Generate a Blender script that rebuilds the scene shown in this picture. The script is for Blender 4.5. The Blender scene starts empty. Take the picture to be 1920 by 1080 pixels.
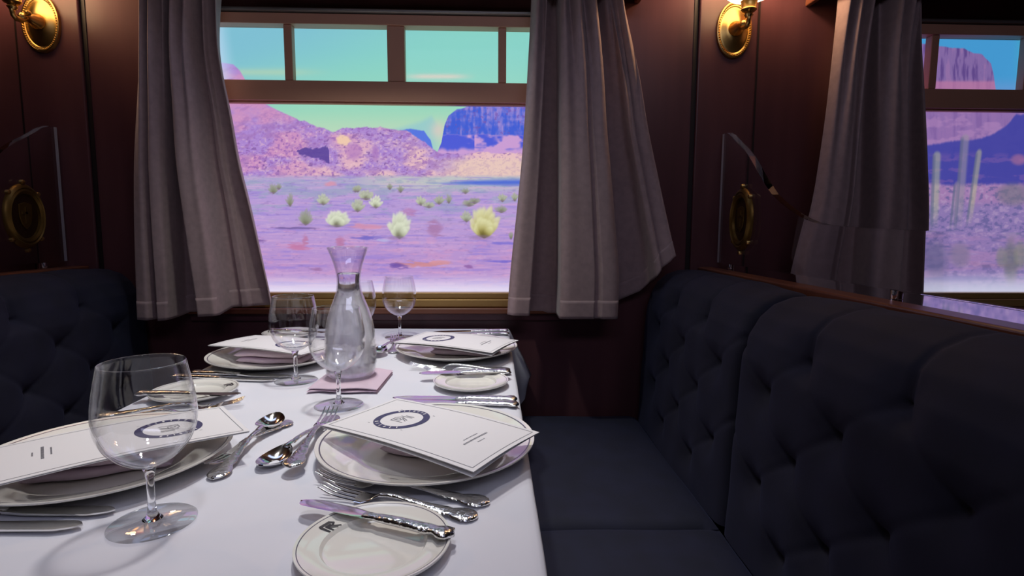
import bpy, bmesh, math, random
import numpy as np
from mathutils import Vector, Matrix
PI = math.pi
random.seed(7); rng = np.random.default_rng(5)
sc = bpy.context.scene
C = sc.collection

# ------------------------------------------------------------------ camera, world, lights, exposure
CAMZ = 1.0391
def cam_axes(yaw, pitch, roll):
    fw = Vector((-math.sin(yaw)*math.cos(pitch), math.cos(yaw)*math.cos(pitch), -math.sin(pitch)))
    rt = Vector((math.cos(yaw), math.sin(yaw), 0)); up = rt.cross(fw)
    return rt*math.cos(roll)+up*math.sin(roll), -rt*math.sin(roll)+up*math.cos(roll), fw
rt, up, fw = cam_axes(-.0352, .1084, .0043)
cd = bpy.data.cameras.new('camera'); cam = bpy.data.objects.new('camera', cd); C.objects.link(cam)
cam.matrix_world = Matrix(((rt.x, up.x, -fw.x, 0), (rt.y, up.y, -fw.y, 0), (rt.z, up.z, -fw.z, CAMZ), (0, 0, 0, 1)))
cd.sensor_width = 36; cd.lens = 1057.43/1920*36; cd.clip_start = .02
sc.camera = cam
w = bpy.data.worlds.new('world'); sc.world = w; w.use_nodes = True
w.node_tree.nodes['Background'].inputs[0].default_value = (.05, .05, .09, 1)
w.node_tree.nodes['Background'].inputs[1].default_value = .05
def lamp(name, kind, loc, energy, col, size=.1, aim=None, spot=None, blend=.6, sizey=None):
    d = bpy.data.lights.new(name, kind); d.energy = energy; d.color = col
    if kind == 'AREA':
        d.shape = 'DISK' if sizey is None else 'RECTANGLE'; d.size = size
        if sizey: d.size_y = sizey
    else: d.shadow_soft_size = size
    if spot: d.spot_size = math.radians(spot); d.spot_blend = blend
    o = bpy.data.objects.new(name, d); C.objects.link(o); o.location = loc
    if aim is not None:
        o.rotation_euler = (Vector(aim)-Vector(loc)).to_track_quat('-Z', 'Y').to_euler()
    return o
lamp('ceiling_downlight', 'SPOT', (-.15, .95, 2.22), 37, (1, .95, .92), .05, (-.27, .92, .75), 62, .85)
lamp('ceiling_downlight', 'SPOT', (-.30, 1.12, 2.22), 24, (.93, 1, .92), .04, (-.27, 1.3, .80), 70, .9)
lamp('ceiling_downlight', 'SPOT', (-.1, .15, 2.22), 13, (.93, .94, 1), .06, (-.27, .55, .75), 62, .8)
lamp('aisle_fill_light', 'AREA', (.2, -.75, 2.15), 4.8, (.72, .74, 1), 1.6, (.1, .9, .7), sizey=.25)  # soft cool fill added on the aisle side to lift walls and shadows
lamp('cove_light', 'AREA', (-.27, 1.30, 2.2), 1.8, (.50, .62, 1), 1.5, (-.27, 1.1, .8), sizey=.22)
vs = sc.view_settings
sc.display_settings.display_device = 'sRGB'
vs.view_transform = 'Standard'; vs.look = 'None'; vs.gamma = 1; vs.use_curve_mapping = False; vs.exposure = 0
sc.cycles.max_bounces = 14; sc.cycles.transparent_max_bounces = 40; sc.cycles.transmission_bounces = 14
sc.cycles.sample_clamp_indirect = 3.0

# ------------------------------------------------------------------ materials
def lin(c): return tuple((x/12.92 if x <= .04045 else ((x+.055)/1.055)**2.4) for x in c)
def srgb(r, g, b): return lin((r/255, g/255, b/255))+(1,)
def pmat(name, col, rough=.5, metal=0., noise=None, bump=None, **kw):
    m = bpy.data.materials.new(name); m.use_nodes = True; nt = m.node_tree; b = nt.nodes['Principled BSDF']
    b.inputs['Base Color'].default_value = col; b.inputs['Roughness'].default_value = rough; b.inputs['Metallic'].default_value = metal
    for k, v in kw.items(): b.inputs[k.replace('_', ' ')].default_value = v
    tc = nt.nodes.new('ShaderNodeTexCoord'); mp = nt.nodes.new('ShaderNodeMapping'); nt.links.new(tc.outputs['Object'], mp.inputs[0])
    if noise:   # (scale, colour2, (sx,sy,sz))
        mp.inputs['Scale'].default_value = noise[2]
        n = nt.nodes.new('ShaderNodeTexNoise'); n.inputs['Scale'].default_value = noise[0]; n.inputs['Detail'].default_value = 6
        nt.links.new(mp.outputs[0], n.inputs[0])
        r = nt.nodes.new('ShaderNodeValToRGB'); r.color_ramp.elements[0].position = .35; r.color_ramp.elements[1].position = .68
        r.color_ramp.elements[0].color = col; r.color_ramp.elements[1].color = noise[1]
        nt.links.new(n.outputs[0], r.inputs[0]); nt.links.new(r.outputs[0], b.inputs['Base Color'])
    if bump:    # (scale, strength, distance, (sx,sy,sz))
        mp2 = nt.nodes.new('ShaderNodeMapping'); mp2.inputs['Scale'].default_value = bump[3]; nt.links.new(tc.outputs['Object'], mp2.inputs[0])
        n2 = nt.nodes.new('ShaderNodeTexNoise'); n2.inputs['Scale'].default_value = bump[0]; n2.inputs['Detail'].default_value = 4
        nt.links.new(mp2.outputs[0], n2.inputs[0])
        bp = nt.nodes.new('ShaderNodeBump'); bp.inputs['Strength'].default_value = bump[1]; bp.inputs['Distance'].default_value = bump[2]
        nt.links.new(n2.outputs[0], bp.inputs['Height']); nt.links.new(bp.outputs[0], b.inputs['Normal'])
    return m
M = {}
M['wood'] = pmat('mahogany', (.098, .036, .043, 1), .34, noise=(3, (.128, .048, .054, 1), (6, 6, .6)))
M['woodred'] = pmat('polished_red_wood', (.16, .05, .025, 1), .3, noise=(3, (.22, .075, .035, 1), (.6, 6, 6)))
M['groove'] = pmat('dark_groove', (.012, .004, .004, 1), .6)
M['bronze'] = pmat('bronze_frame', srgb(200, 146, 120), .5, .05, bump=(30, .1, .001, (1, 1, 1)))
M['gold'] = pmat('satin_brass_frame', srgb(176, 140, 84), .35, .55)
M['alu'] = pmat('grey_moulding', srgb(150, 145, 140), .35, .6)
M['brass'] = pmat('antique_brass', srgb(218, 182, 112), .3, 1., noise=(14, srgb(186, 150, 88), (1, 1, 1)))
M['brassdark'] = pmat('tarnished_brass', srgb(120, 90, 40), .42, .8)
M['curtain'] = pmat('mauve_curtain', srgb(176, 148, 147), .85, noise=(60, srgb(164, 138, 137), (1, 1, 1)), bump=(260, .25, .0006, (1, 1, 1)), Sheen_Weight=.25)
M['navy'] = pmat('navy_velvet', srgb(22, 23, 46), .85, noise=(18, srgb(17, 18, 37), (1, 1, 1)), bump=(220, .2, .0005, (1, 1, 1)), Sheen_Weight=.15, Sheen_Tint=srgb(90, 95, 150))
M['cloth'] = pmat('white_linen', srgb(218, 218, 227), .8, bump=(400, .12, .0003, (1, 1, 1)))
M['china'] = pmat('white_china', srgb(236, 233, 226), .12, Coat_Weight=.6, Coat_Roughness=.04)
M['line'] = pmat('grey_band', srgb(96, 88, 104), .3)
M['black'] = pmat('black_print', srgb(50, 46, 52), .5)
M['paper'] = pmat('menu_paper', srgb(232, 230, 232), .55, Specular_IOR_Level=.3)
M['ink'] = pmat('navy_ink', srgb(62, 62, 100), .6)
M['greyink'] = pmat('grey_ink', srgb(130, 130, 138), .6)
M['napkin'] = pmat('lilac_napkin', srgb(212, 190, 206), .85, bump=(300, .2, .0004, (1, 1, 1)))
M['silver'] = pmat('silver', (.80, .79, .78, 1), .1, 1.)
M['silverorn'] = pmat('ornate_silver', (.76, .75, .74, 1), .16, 1., bump=(160, .8, .0022, (1, 1, 1)))
M['steel'] = pmat('polished_rail', (.85, .85, .88, 1), .05, 1.)
M['dark'] = pmat('dark_void', (.01, .01, .012, 1), .8)
M['carpet'] = pmat('carpet', (.03, .02, .03, 1), .95, bump=(200, .4, .002, (1, 1, 1)))
M['ceil'] = pmat('ceiling_paint', (.10, .08, .07, 1), .7)
M['medallion'] = pmat('dark_bronze_relief', srgb(72, 44, 26), .45, .6)
def thin_glass(name, tint, base, ior=1.5, rough=.01, mult=1.):
    m = bpy.data.materials.new(name); m.use_nodes = True; nt = m.node_tree; nt.nodes.clear()
    out = nt.nodes.new('ShaderNodeOutputMaterial'); mix = nt.nodes.new('ShaderNodeMixShader')
    tr = nt.nodes.new('ShaderNodeBsdfTransparent'); tr.inputs[0].default_value = tint
    gl = nt.nodes.new('ShaderNodeBsdfGlossy'); gl.inputs['Roughness'].default_value = rough; gl.inputs[0].default_value = (1, 1, 1, 1)
    lw = nt.nodes.new('ShaderNodeLayerWeight'); lw.inputs[0].default_value = .5
    fr = nt.nodes.new('ShaderNodeMath'); fr.operation = 'POWER'; fr.inputs[1].default_value = ior; nt.links.new(lw.outputs['Facing'], fr.inputs[0])
    ma = nt.nodes.new('ShaderNodeMath'); ma.operation = 'MULTIPLY_ADD'; ma.use_clamp = True
    ma.inputs[1].default_value = mult; ma.inputs[2].default_value = base
    nt.links.new(fr.outputs[0], ma.inputs[0]); nt.links.new(ma.outputs[0], mix.inputs[0])
    nt.links.new(tr.outputs[0], mix.inputs[1]); nt.links.new(gl.outputs[0], mix.inputs[2]); nt.links.new(mix.outputs[0], out.inputs[0])
    return m
M['glass'] = thin_glass('wine_glass', (.985, .985, .99, 1), .05, 3.2, .01, .85)
M['solidglass'] = pmat('solid_glass', (.98, .98, .99, 1), .0, 0., Transmission_Weight=1., IOR=1.45)
M['footglass'] = thin_glass('glass_foot', (.97, .975, .985, 1), .10, 2.6, .02, .8)
M['pane'] = thin_glass('window_glass', (.97, .97, .98, 1), .002, 5., .01, .15)
M['edge'] = pmat('sawn_acrylic_edge', (.85, .83, .9, 1), .3, 0., Transmission_Weight=.2, IOR=1.3)
M['acrylic'] = pmat('clear_acrylic', (.93, .92, .95, 1), .0, 0., Transmission_Weight=1., IOR=1.49)
def water_mat():      # chilled water: clear in the neck, clouded by condensation over the wide body
    m = bpy.data.materials.new('misty_water'); m.use_nodes = True; nt = m.node_tree; b = nt.nodes['Principled BSDF']; out = nt.nodes['Material Output']
    b.inputs['Base Color'].default_value = (.95, .97, 1, 1); b.inputs['Transmission Weight'].default_value = 1; b.inputs['Roughness'].default_value = .12; b.inputs['IOR'].default_value = 1.33
    d = nt.nodes.new('ShaderNodeBsdfPrincipled'); d.inputs['Base Color'].default_value = (.96, .98, 1, 1); d.inputs['Roughness'].default_value = .35; d.inputs['Transmission Weight'].default_value = .85; d.inputs['IOR'].default_value = 1.2
    tl = nt.nodes.new('ShaderNodeBsdfTranslucent'); tl.inputs[0].default_value = (.97, .99, 1, 1)
    mt = nt.nodes.new('ShaderNodeMixShader'); mt.inputs[0].default_value = .3; nt.links.new(d.outputs[0], mt.inputs[1]); nt.links.new(tl.outputs[0], mt.inputs[2])
    tc = nt.nodes.new('ShaderNodeTexCoord'); sp_ = nt.nodes.new('ShaderNodeSeparateXYZ'); nt.links.new(tc.outputs['Object'], sp_.inputs[0])
    mp = nt.nodes.new('ShaderNodeMapping'); mp.inputs['Scale'].default_value = (1, 1, .3); nt.links.new(tc.outputs['Object'], mp.inputs[0])
    n = nt.nodes.new('ShaderNodeTexNoise'); n.inputs['Scale'].default_value = 55; n.inputs['Detail'].default_value = 5; nt.links.new(mp.outputs[0], n.inputs[0])
    mr = nt.nodes.new('ShaderNodeMapRange'); mr.inputs[1].default_value = .172; mr.inputs[2].default_value = .140; nt.links.new(sp_.outputs['Z'], mr.inputs[0])
    mr2 = nt.nodes.new('ShaderNodeMapRange'); mr2.inputs[1].default_value = .3; mr2.inputs[2].default_value = .6; mr2.inputs[3].default_value = .38; mr2.inputs[4].default_value = .72; nt.links.new(n.outputs[0], mr2.inputs[0])
    mu = nt.nodes.new('ShaderNodeMath'); mu.operation = 'MULTIPLY'; nt.links.new(mr.outputs[0], mu.inputs[0]); nt.links.new(mr2.outputs[0], mu.inputs[1])
    mx = nt.nodes.new('ShaderNodeMixShader'); nt.links.new(mu.outputs[0], mx.inputs[0]); nt.links.new(b.outputs[0], mx.inputs[1]); nt.links.new(mt.outputs[0], mx.inputs[2]); nt.links.new(mx.outputs[0], out.inputs[0])
    return m
M['water'] = water_mat()
M['shade'] = bpy.data.materials.new('opal_shade'); M['shade'].use_nodes = True
_b = M['shade'].node_tree.nodes['Principled BSDF']; _b.inputs['Base Color'].default_value = (.9, .85, .75, 1)
_b.inputs['Emission Color'].default_value = (1, .66, .34, 1); _b.inputs['Emission Strength'].default_value = 7.
def screen_mat(name, strength):
    m = bpy.data.materials.new(name); m.use_nodes = True; nt = m.node_tree; b = nt.nodes['Principled BSDF']
    a = nt.nodes.new('ShaderNodeAttribute'); a.attribute_name = 'picture'
    b.inputs['Base Color'].default_value = (.01, .01, .01, 1); b.inputs['Roughness'].default_value = .5
    nt.links.new(a.outputs['Color'], b.inputs['Emission Color']); b.inputs['Emission Strength'].default_value = strength
    return m
M['screen1'] = screen_mat('desert_screen', 1.0); M['screen2'] = screen_mat('canyon_screen', .88)

# ------------------------------------------------------------------ helpers
def link(name, me, mats, parent=None, smooth=False, loc=None):
    if not isinstance(mats, (list, tuple)): mats = [mats]
    for m in mats: me.materials.append(m)
    o = bpy.data.objects.new(name, me); C.objects.link(o)
    if smooth is not False:
        for p in me.polygons: p.use_smooth = True
        if isinstance(smooth, (int, float)) and smooth is not True:
            try: me.set_sharp_from_angle(angle=math.radians(smooth))
            except Exception: pass
    if parent: o.parent = parent
    if loc: o.location = loc
    return o
class MB:
    def __init__(s): s.v = []; s.f = []; s.mi = []
    def add(s, vs_, fs, mi=0):
        n = len(s.v); s.v += [tuple(q) for q in vs_]; s.f += [tuple(i+n for i in f) for f in fs]; s.mi += [mi]*len(fs)
    def box(s, a, b, mi=0):
        x0, y0, z0 = a; x1, y1, z1 = b
        s.add([(x0, y0, z0), (x1, y0, z0), (x1, y1, z0), (x0, y1, z0), (x0, y0, z1), (x1, y0, z1), (x1, y1, z1), (x0, y1, z1)],
              [(0, 3, 2, 1), (4, 5, 6, 7), (0, 1, 5, 4), (1, 2, 6, 5), (2, 3, 7, 6), (3, 0, 4, 7)], mi)
    def grid(s, P, mi=0, close_u=False, close_v=False):   # P[nu][nv] points
        nu, nv = len(P), len(P[0]); n = len(s.v)
        for r in P: s.v += [tuple(q) for q in r]
        for i in range(nu if close_u else nu-1):
            for j in range(nv if close_v else nv-1):
                a = n+i*nv+j; b = n+((i+1) % nu)*nv+j; c = n+((i+1) % nu)*nv+(j+1) % nv; d = n+i*nv+(j+1) % nv
                s.f.append((a, b, c, d)); s.mi.append(mi)
    def lathe(s, prof, n=48, c=(0, 0, 0), mi=None, sx=1., sy=1., axis='z'):
        N = len(s.v)
        for (r, z) in prof:
            for k in range(n):
                a = 2*PI*k/n
                p = (r*math.cos(a)*sx, r*math.sin(a)*sy, z)
                if axis == 'y': p = (p[0], -p[2], p[1])
                if axis == 'x': p = (-p[2], p[0], p[1])
                s.v.append((c[0]+p[0], c[1]+p[1], c[2]+p[2]))
        for i in range(len(prof)-1):
            for k in range(n):
                k2 = (k+1) % n
                s.f.append((N+i*n+k, N+i*n+k2, N+(i+1)*n+k2, N+(i+1)*n+k)); s.mi.append(mi[i] if mi else 0)
    def tube(s, pts, rad, n=10, mi=0, cap=True):
        pts = [Vector(p) for p in pts]; R = rad if hasattr(rad, '__len__') else [rad]*len(pts)
        prev = None; rings = []
        for i, p in enumerate(pts):
            t = (pts[min(i+1, len(pts)-1)]-pts[max(i-1, 0)]).normalized()
            if prev is None:
                a = Vector((0, 0, 1)) if abs(t.z) < .9 else Vector((1, 0, 0)); nrm = t.cross(a).normalized()
            else: nrm = (prev-t*prev.dot(t)).normalized()
            prev = nrm; bn = t.cross(nrm)
            rings.append([p+(nrm*math.cos(2*PI*k/n)+bn*math.sin(2*PI*k/n))*R[i] for k in range(n)])
        N = len(s.v); s.grid(rings, mi, close_v=True)
        if cap:
            s.f.append(tuple(N+k for k in range(n))); s.mi.append(mi)
            s.f.append(tuple(N+(len(pts)-1)*n+k for k in range(n))[::-1]); s.mi.append(mi)
    def prism(s, poly, a, b, fn, mi=0):    # poly in 2D, extruded a->b through fn(x,y,h)
        n = len(poly); s.add([fn(x, y, a) for x, y in poly]+[fn(x, y, b) for x, y in poly],
                             [tuple(range(n))[::-1], tuple(range(n, 2*n))]+[(i, (i+1) % n, n+(i+1) % n, n+i) for i in range(n)], mi)
    def build(s, name, mats, parent=None, smooth=False, loc=None, bevel=None, recalc=True):
        me = bpy.data.meshes.new(name); me.from_pydata(s.v, [], s.f); me.update()
        me.polygons.foreach_set('material_index', s.mi)
        if recalc:
            bm = bmesh.new(); bm.from_mesh(me); bmesh.ops.recalc_face_normals(bm, faces=bm.faces); bm.to_mesh(me); bm.free()
        o = link(name, me, mats, parent, smooth, loc)
        if bevel:
            md = o.modifiers.new('bevel', 'BEVEL'); md.width = bevel; md.segments = 3; md.limit_method = 'ANGLE'
        return o
def tag(o, label=None, cat=None, group=None, kind=None):
    if label: o['label'] = label
    if cat: o['category'] = cat
    if group: o['group'] = group
    if kind: o['kind'] = kind
    return o
def thing(name, loc=(0, 0, 0), rz=0, label=None, cat=None, group=None, kind=None):
    o = bpy.data.objects.new(name, None); C.objects.link(o); o.location = loc; o.rotation_euler = (0, 0, rz); o.empty_display_size = .05
    return tag(o, label, cat, group, kind)
def dup(root, loc, rz=0, label=None, rot=None):
    r = root.copy(); C.objects.link(r); r.location = loc; r.rotation_euler = rot or (0, 0, rz)
    if label: r['label'] = label
    for ch in list(root.children):
        c = ch.copy(); C.objects.link(c); c.parent = r
        for g in list(ch.children):
            d = g.copy(); C.objects.link(d); d.parent = c
    return r
def interp(x, xs, ys): return float(np.interp(x, xs, ys))
def smooth_interp(x, xs, ys):
    for i in range(len(xs)-1):
        if x <= xs[i+1] or i == len(xs)-2:
            t = max(0, min(1, (x-xs[i])/(xs[i+1]-xs[i]))); t = t*t*(3-2*t); return ys[i]*(1-t)+ys[i+1]*t

# ------------------------------------------------------------------ the setting
WY = 1.645; CX = -.268; PER = 1.833; T = .75
X0, X1, YF = -2.9, 3.2, -2.2
def struct(name, mb, m, parent=None, **k):
    o = mb.build(name, m, parent, **k)
    if not parent: o['kind'] = 'structure'
    return o
b = MB(); b.box((X0, YF, -.05), (X1, WY+.2, 0)); struct('floor', b, M['carpet'])
b = MB(); b.box((X0, YF, 2.28), (X1, WY+.2, 2.33)); struct('ceiling', b, M['ceil'])
b = MB(); b.box((X0-.05, YF, 0), (X0, WY+.2, 2.28)); struct('wall_left', b, M['wood'])
b = MB(); b.box((X1, YF, 0), (X1+.05, WY+.2, 2.28)); struct('wall_right', b, M['wood'])
b = MB(); b.box((X0, YF-.05, 0), (X1, YF, 2.28)); struct('wall_front', b, M['wood'])
centres = [CX, CX+PER]
HWO, ZB, ZT = .560, .828, 1.622       # half width and bottom / top of the window opening in the wall
b = MB()
xs = [X0]+sum([[c-HWO, c+HWO] for c in centres], [])+[X1]
for i in range(0, len(xs), 2): b.box((xs[i], WY, 0), (xs[i+1], WY+.12, 2.28))
for c in centres:
    b.box((c-HWO, WY, 0), (c+HWO, WY+.12, ZB)); b.box((c-HWO, WY, ZT), (c+HWO, WY+.12, 2.28))
struct('wall_back', b, M['wood'])
# raised pilaster boards and dark joints
n = 1
for xa, xb in ((.581, .748), (-1.287, -1.118)):
    b = MB(); b.box((xa, WY-.010, 0), (xb, WY, 2.28)); struct('trim_%d' % n, b, M['wood'], bevel=.004); n += 1
for x in (.575, -1.112):
    b = MB(); b.box((x-.006, WY-.002, 0), (x+.006, WY, 2.28)); struct('trim_%d' % n, b, M['groove']); n += 1
for x in (.755, -1.294):
    b = MB(); b.box((x-.0025, WY-.001, 0), (x+.0025, WY, 2.28)); struct('trim_%d' % n, b, M['groove']); n += 1
for c in centres:     # red wood ledge under each window
    b = MB(); b.box((c-.60, WY-.030, .787), (c+.60, WY, .804)); struct('trim_%d' % n, b, M['woodred'], bevel=.004); n += 1
    b = MB(); b.box((c-.60, WY-.012, .765), (c+.60, WY, .787)); struct('trim_%d' % n, b, M['wood'], bevel=.003); n += 1

Z1, Z2, Z3, Z4 = 1.5895, 1.4405, 1.380, .846
PW, OW, MW, MC = .2603, .215, .0225, .0482      # inner and outer top panes, thin and central mullions
def window(k, c):
    r = thing('window_%d' % k, (c, WY, 0), kind='structure')
    hi = MC/2+PW+OW+MW
    b = MB()     # outer frame
    b.box((-HWO, -.012, Z4-.018), (-hi, .030, Z1+.028)); b.box((hi, -.012, Z4-.018), (HWO, .030, Z1+.028))
    b.box((-hi, -.012, Z1), (hi, .030, Z1+.028))
    b.build('window_frame', M['bronze'], r, bevel=.002)
    b = MB(); b.box((-HWO, -.020, Z1+.031), (HWO, .030, Z1+.040)); b.box((-HWO, -.014, Z1+.043), (HWO, .030, Z1+.0304)); b.build('top_moulding', M['alu'], r, bevel=.003)
    b = MB(); b.box((-hi, -.008, Z3+.006), (hi, .020, Z2)); b.box((-hi, .002, Z3), (hi, .020, Z3+.006)); b.build('transom_rail', M['bronze'], r, bevel=.002)
    for x, wd in ((0, MC), (-(MC/2+PW+MW/2), MW), (MC/2+PW+MW/2, MW)):
        b = MB(); b.box((x-wd/2, -.006, Z2), (x+wd/2, .02, Z1)); b.build('mullion', M['bronze'], r, bevel=.002)
    b = MB(); b.box((-hi, -.002, Z4-.018), (hi, .030, Z4)); b.box((-HWO, -.016, Z4-.041), (HWO, .0, Z4-.018))
    b.build('bottom_rail', M['gold'], r, bevel=.003)
    b = MB(); b.box((-hi, .022, Z4), (hi, .025, Z3)); b.build('lower_pane', M['pane'], r)
    for i, (xa, xb) in enumerate(((-hi, -hi+OW), (-MC/2-PW, -MC/2), (MC/2, MC/2+PW), (hi-OW, hi))):
        b = MB(); b.box((xa, .022, Z2), (xb, .025, Z1)); b.build('upper_pane', M['pane'], r)
window(1, centres[0]); window(2, centres[1])

# ------------------------------------------------------------------ pictures shown on the two display screens
H8 = [608.64915, -55.45209, 922.73595, 10.83509, -619.40345, 1041.73076, 0.01953, -0.06039]
def vnoise(u, v, su, sv, seed):
    r = np.random.default_rng(seed); G = r.random((128, 128))
    x = u/su; y = v/sv; xi = np.floor(x).astype(int); yi = np.floor(y).astype(int); fx = x-xi; fy = y-yi
    fx = fx*fx*(3-2*fx); fy = fy*fy*(3-2*fy)
    g = lambda a, b_: G[a % 128, b_ % 128]
    return (g(xi, yi)*(1-fx)+g(xi+1, yi)*fx)*(1-fy)+(g(xi, yi+1)*(1-fx)+g(xi+1, yi+1)*fx)*fy
def fbm(u, v, su, sv, seed, o=4):
    t = 0; a = 1; s = 0
    for k in range(o): t = t+a*vnoise(u, v, su/2**k, sv/2**k, seed+k); s += a; a *= .55
    return t/s
def sst(a, b_, x): t = np.clip((x-a)/(b_-a), 0, 1); return t*t*(3-2*t)
def mixc(I, col, m): return I*(1-m[..., None])+np.array(col, float)*m[..., None]
def blob(I, u, v, x, y, rx, ry, col, soft=.35, amt=1.):
    d = ((u-x)/rx)**2+((v-y)/ry)**2
    return mixc(I, col, amt*(1-sst(1-soft, 1+soft, d)))
def paint_desert(u, v):
    I = np.zeros(u.shape+(3,))
    k = sst(380, 720, u*.75+(v-40)*1.6)
    I[:] = (130, 196, 214); I = mixc(I, (140, 215, 202), k); I = mixc(I, (160, 220, 190), sst(90, 240, v)*sst(380, 850, u+v)); I = mixc(I, (186, 222, 190), sst(200, 250, v))
    I = mixc(I, (236, 214, 200), .75*sst(740, 800, u)*(1-sst(840, 900, u))*np.exp(-((v-145)/5.)**2))
    I = mixc(I, (190, 215, 180), .6*np.exp(-((v-137)/7.)**2)*(1-sst(520, 640, u)))
    edge = fbm(u, v*0, 14, 10, 11)*10-5
    # hazy far hills
    hz = np.interp(u, [690, 730, 790, 810, 830, 870], [262, 240, 222, 212, 240, 262])
    I = mixc(I, (150, 205, 208), .8*sst(0, 14, v-hz)*(1-sst(805, 835, u))); I = mixc(I, (228, 205, 196), .7*np.exp(-((u-822)/14.)**2-((v-245)/16.)**2))
    bh = np.interp(u, [735, 750, 775, 795, 808, 818], [290, 246, 242, 245, 262, 300])+edge*.5
    I = mixc(I, (88, 120, 226), sst(-1, 2, v-bh)*(u > 735)*(u < 818))
    # right butte
    rm = np.interp(u, [818, 828, 834, 842, 856, 880, 905, 1000, 1200], [292, 268, 235, 218, 207, 199, 190, 180, 176])+edge*.4
    m = sst(-1, 2, v-rm)*(u > 818); n1 = fbm(u, v, 6, 9, 21)*.7+.3*fbm(u, v, 40, 5, 23); n2 = fbm(u, v, 5, 5, 31)
    st_ = fbm(u, v, 5, 40, 25); I = mixc(I, (66, 96, 214), m); I = mixc(I, (172, 146, 214), .85*m*sst(.38, .72, n1*.55+st_*.45+.12*sst(845, 960, u)-.12*sst(212, 252, v)))
    I = mixc(I, (120, 90, 180), m*sst(.62, .75, n2)*.7)
    tl = 253+edge*.6; mt = m*sst(-1, 3, v-tl)
    I = mixc(I, (206, 160, 214), mt); I = mixc(I, (78, 92, 216), mt*(1-sst(276, 286, v+edge))*sst(.40, .55, fbm(u, v, 40, 22, 41)+.16*(u < 890)))
    # left massif
    lm = np.interp(u, [300, 395, 410, 440, 452, 462, 470, 497, 522, 560, 600, 625, 645, 680, 720, 760, 775, 800, 822, 850, 880, 1200],
                   [112, 114, 117, 122, 133, 150, 168, 194, 207, 224, 240, 247, 242, 238, 241, 246, 252, 268, 286, 290, 287, 284])+edge*.8*(u > 560)
    m = sst(-1, 2, v-lm)
    nb = fbm(u, v, 60, 30, 51); nf = fbm(u, v, 5, 3.6, 61, 4); nd = vnoise(u+v*.3, v, 5, 2.6, 71); ruf = sst(180, 300, v+(u-480)*.35)
    base = mixc(np.zeros(I.shape)+np.array((176, 140, 212.)), (208, 150, 196), sst(.38, .62, nb))
    base = mixc(base, (238, 198, 196), sst(560, 860, u+(v-250)*1.5)*sst(.3, .6, nb)*.95); base = mixc(base, (156, 106, 184), sst(.56, .70, nf)*.75*ruf)
    base = mixc(base, (238, 200, 206), sst(.58, .74, 1-nf)*.55*ruf); base = mixc(base, (120, 78, 150), sst(.80, .9, nd)*.6*ruf*sst(200, 240, v))
    base = mixc(base, (168, 122, 186), .5*sst(.55, .7, fbm(u*.7+v, v*.5-u*.2, 12, 9, 81)))
    base = mixc(base, (236, 206, 190), sst(790, 880, u)*sst(292, 305, v)*.75)
    I = I*(1-m[..., None])+base*m[..., None]
    cav = np.interp(u, [556, 575, 600, 616, 622], [284, 277, 278, 274, 290]); cb = np.interp(u, [556, 575, 600, 618], [286, 294, 297, 306])
    nc_ = (fbm(u, v, 7, 5, 311)-.5)*9; I = mixc(I, (88, 66, 150), .85*(u+nc_ > 560)*(u < 619)*sst(-1, 2, v-cav+nc_)*(1-sst(-2, 2, v-cb+nc_)))
    I = blob(I, u+nc_, v+nc_, 645, 264, 13, 9, (244, 206, 178), .5); I = blob(I, u, v, 665, 285, 14, 16, (186, 130, 192), .7, .7); I = blob(I, u, v, 705, 288, 7, 14, (176, 124, 190), .7, .7)
    # plain
    ph = 331+edge*.35; m = sst(-4, 4, v-ph)
    st = fbm(u, v, 60, 3.2, 91); s2 = fbm(u, v, 30, 7, 101)
    pl = mixc(np.zeros(I.shape)+np.array((186, 158, 216.)), (178, 168, 208), 1-sst(335, 380, v)); pl = mixc(pl, (200, 206, 196), sst(620, 760, u)*(1-sst(346, 366, v))*.8)
    pl = mixc(pl, (188, 150, 208), sst(400, 500, v)); pl = mixc(pl, (150, 128, 214), sst(.56, .72, st)*.55); pl = mixc(pl, (216, 172, 214), sst(.58, .72, 1-st)*.5)
    pl = mixc(pl, (222, 158, 196), sst(.58, .7, s2)*.35*sst(380, 460, v)); pl = mixc(pl, (150, 168, 190), sst(.54, .70, s2)*.5*(1-sst(390, 430, v)))
    pb = fbm(u, v, 9, 3.5, 321); pl = mixc(pl, (138, 112, 178), sst(.62, .78, pb)*.3); pl = mixc(pl, (214, 190, 222), sst(.64, .8, 1-pb)*.25)
    I = I*(1-m[..., None])+pl*m[..., None]
    I = mixc(I, (72, 104, 216), .9*sst(785, 900, u)*np.exp(-((v-343+.012*(u-900))/(1.5+4.5*sst(800, 950, u)))**2)*(v > 332))
    for (x, y, a, b_, c) in ((790, 496, 34, 5, (216, 140, 134)), (825, 492, 20, 4, (222, 150, 150)), (748, 499, 14, 4.5, (96, 66, 158)), (690, 446, 28, 3, (104, 96, 196)), (718, 450, 12, 2, (190, 190, 230)),
                             (560, 462, 18, 6, (202, 120, 160)), (574, 450, 5, 10, (190, 120, 160)), (640, 455, 8, 10, (190, 120, 160)), (560, 428, 40, 2, (110, 90, 150)), (690, 425, 30, 4, (224, 150, 170)), (815, 428, 14, 12, (170, 120, 165)),
                             (945, 456, 22, 3, (120, 110, 210)), (950, 490, 26, 2.5, (110, 100, 205)), (880, 500, 7, 3, (140, 90, 160)), (595, 504, 10, 3, (160, 110, 160)), (770, 398, 16, 6, (186, 130, 180)), (490, 452, 12, 2.5, (120, 90, 160)), (620, 345, 12, 5, (226, 150, 170))):
        nz_ = (fbm(u, v, 16, 3, 301)-.5)*2.2; I = blob(I, u+nz_*a*.8, v+nz_*b_*.9, x, y, a, b_, c, .9, .75)
    r = np.random.default_rng(3)
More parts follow.
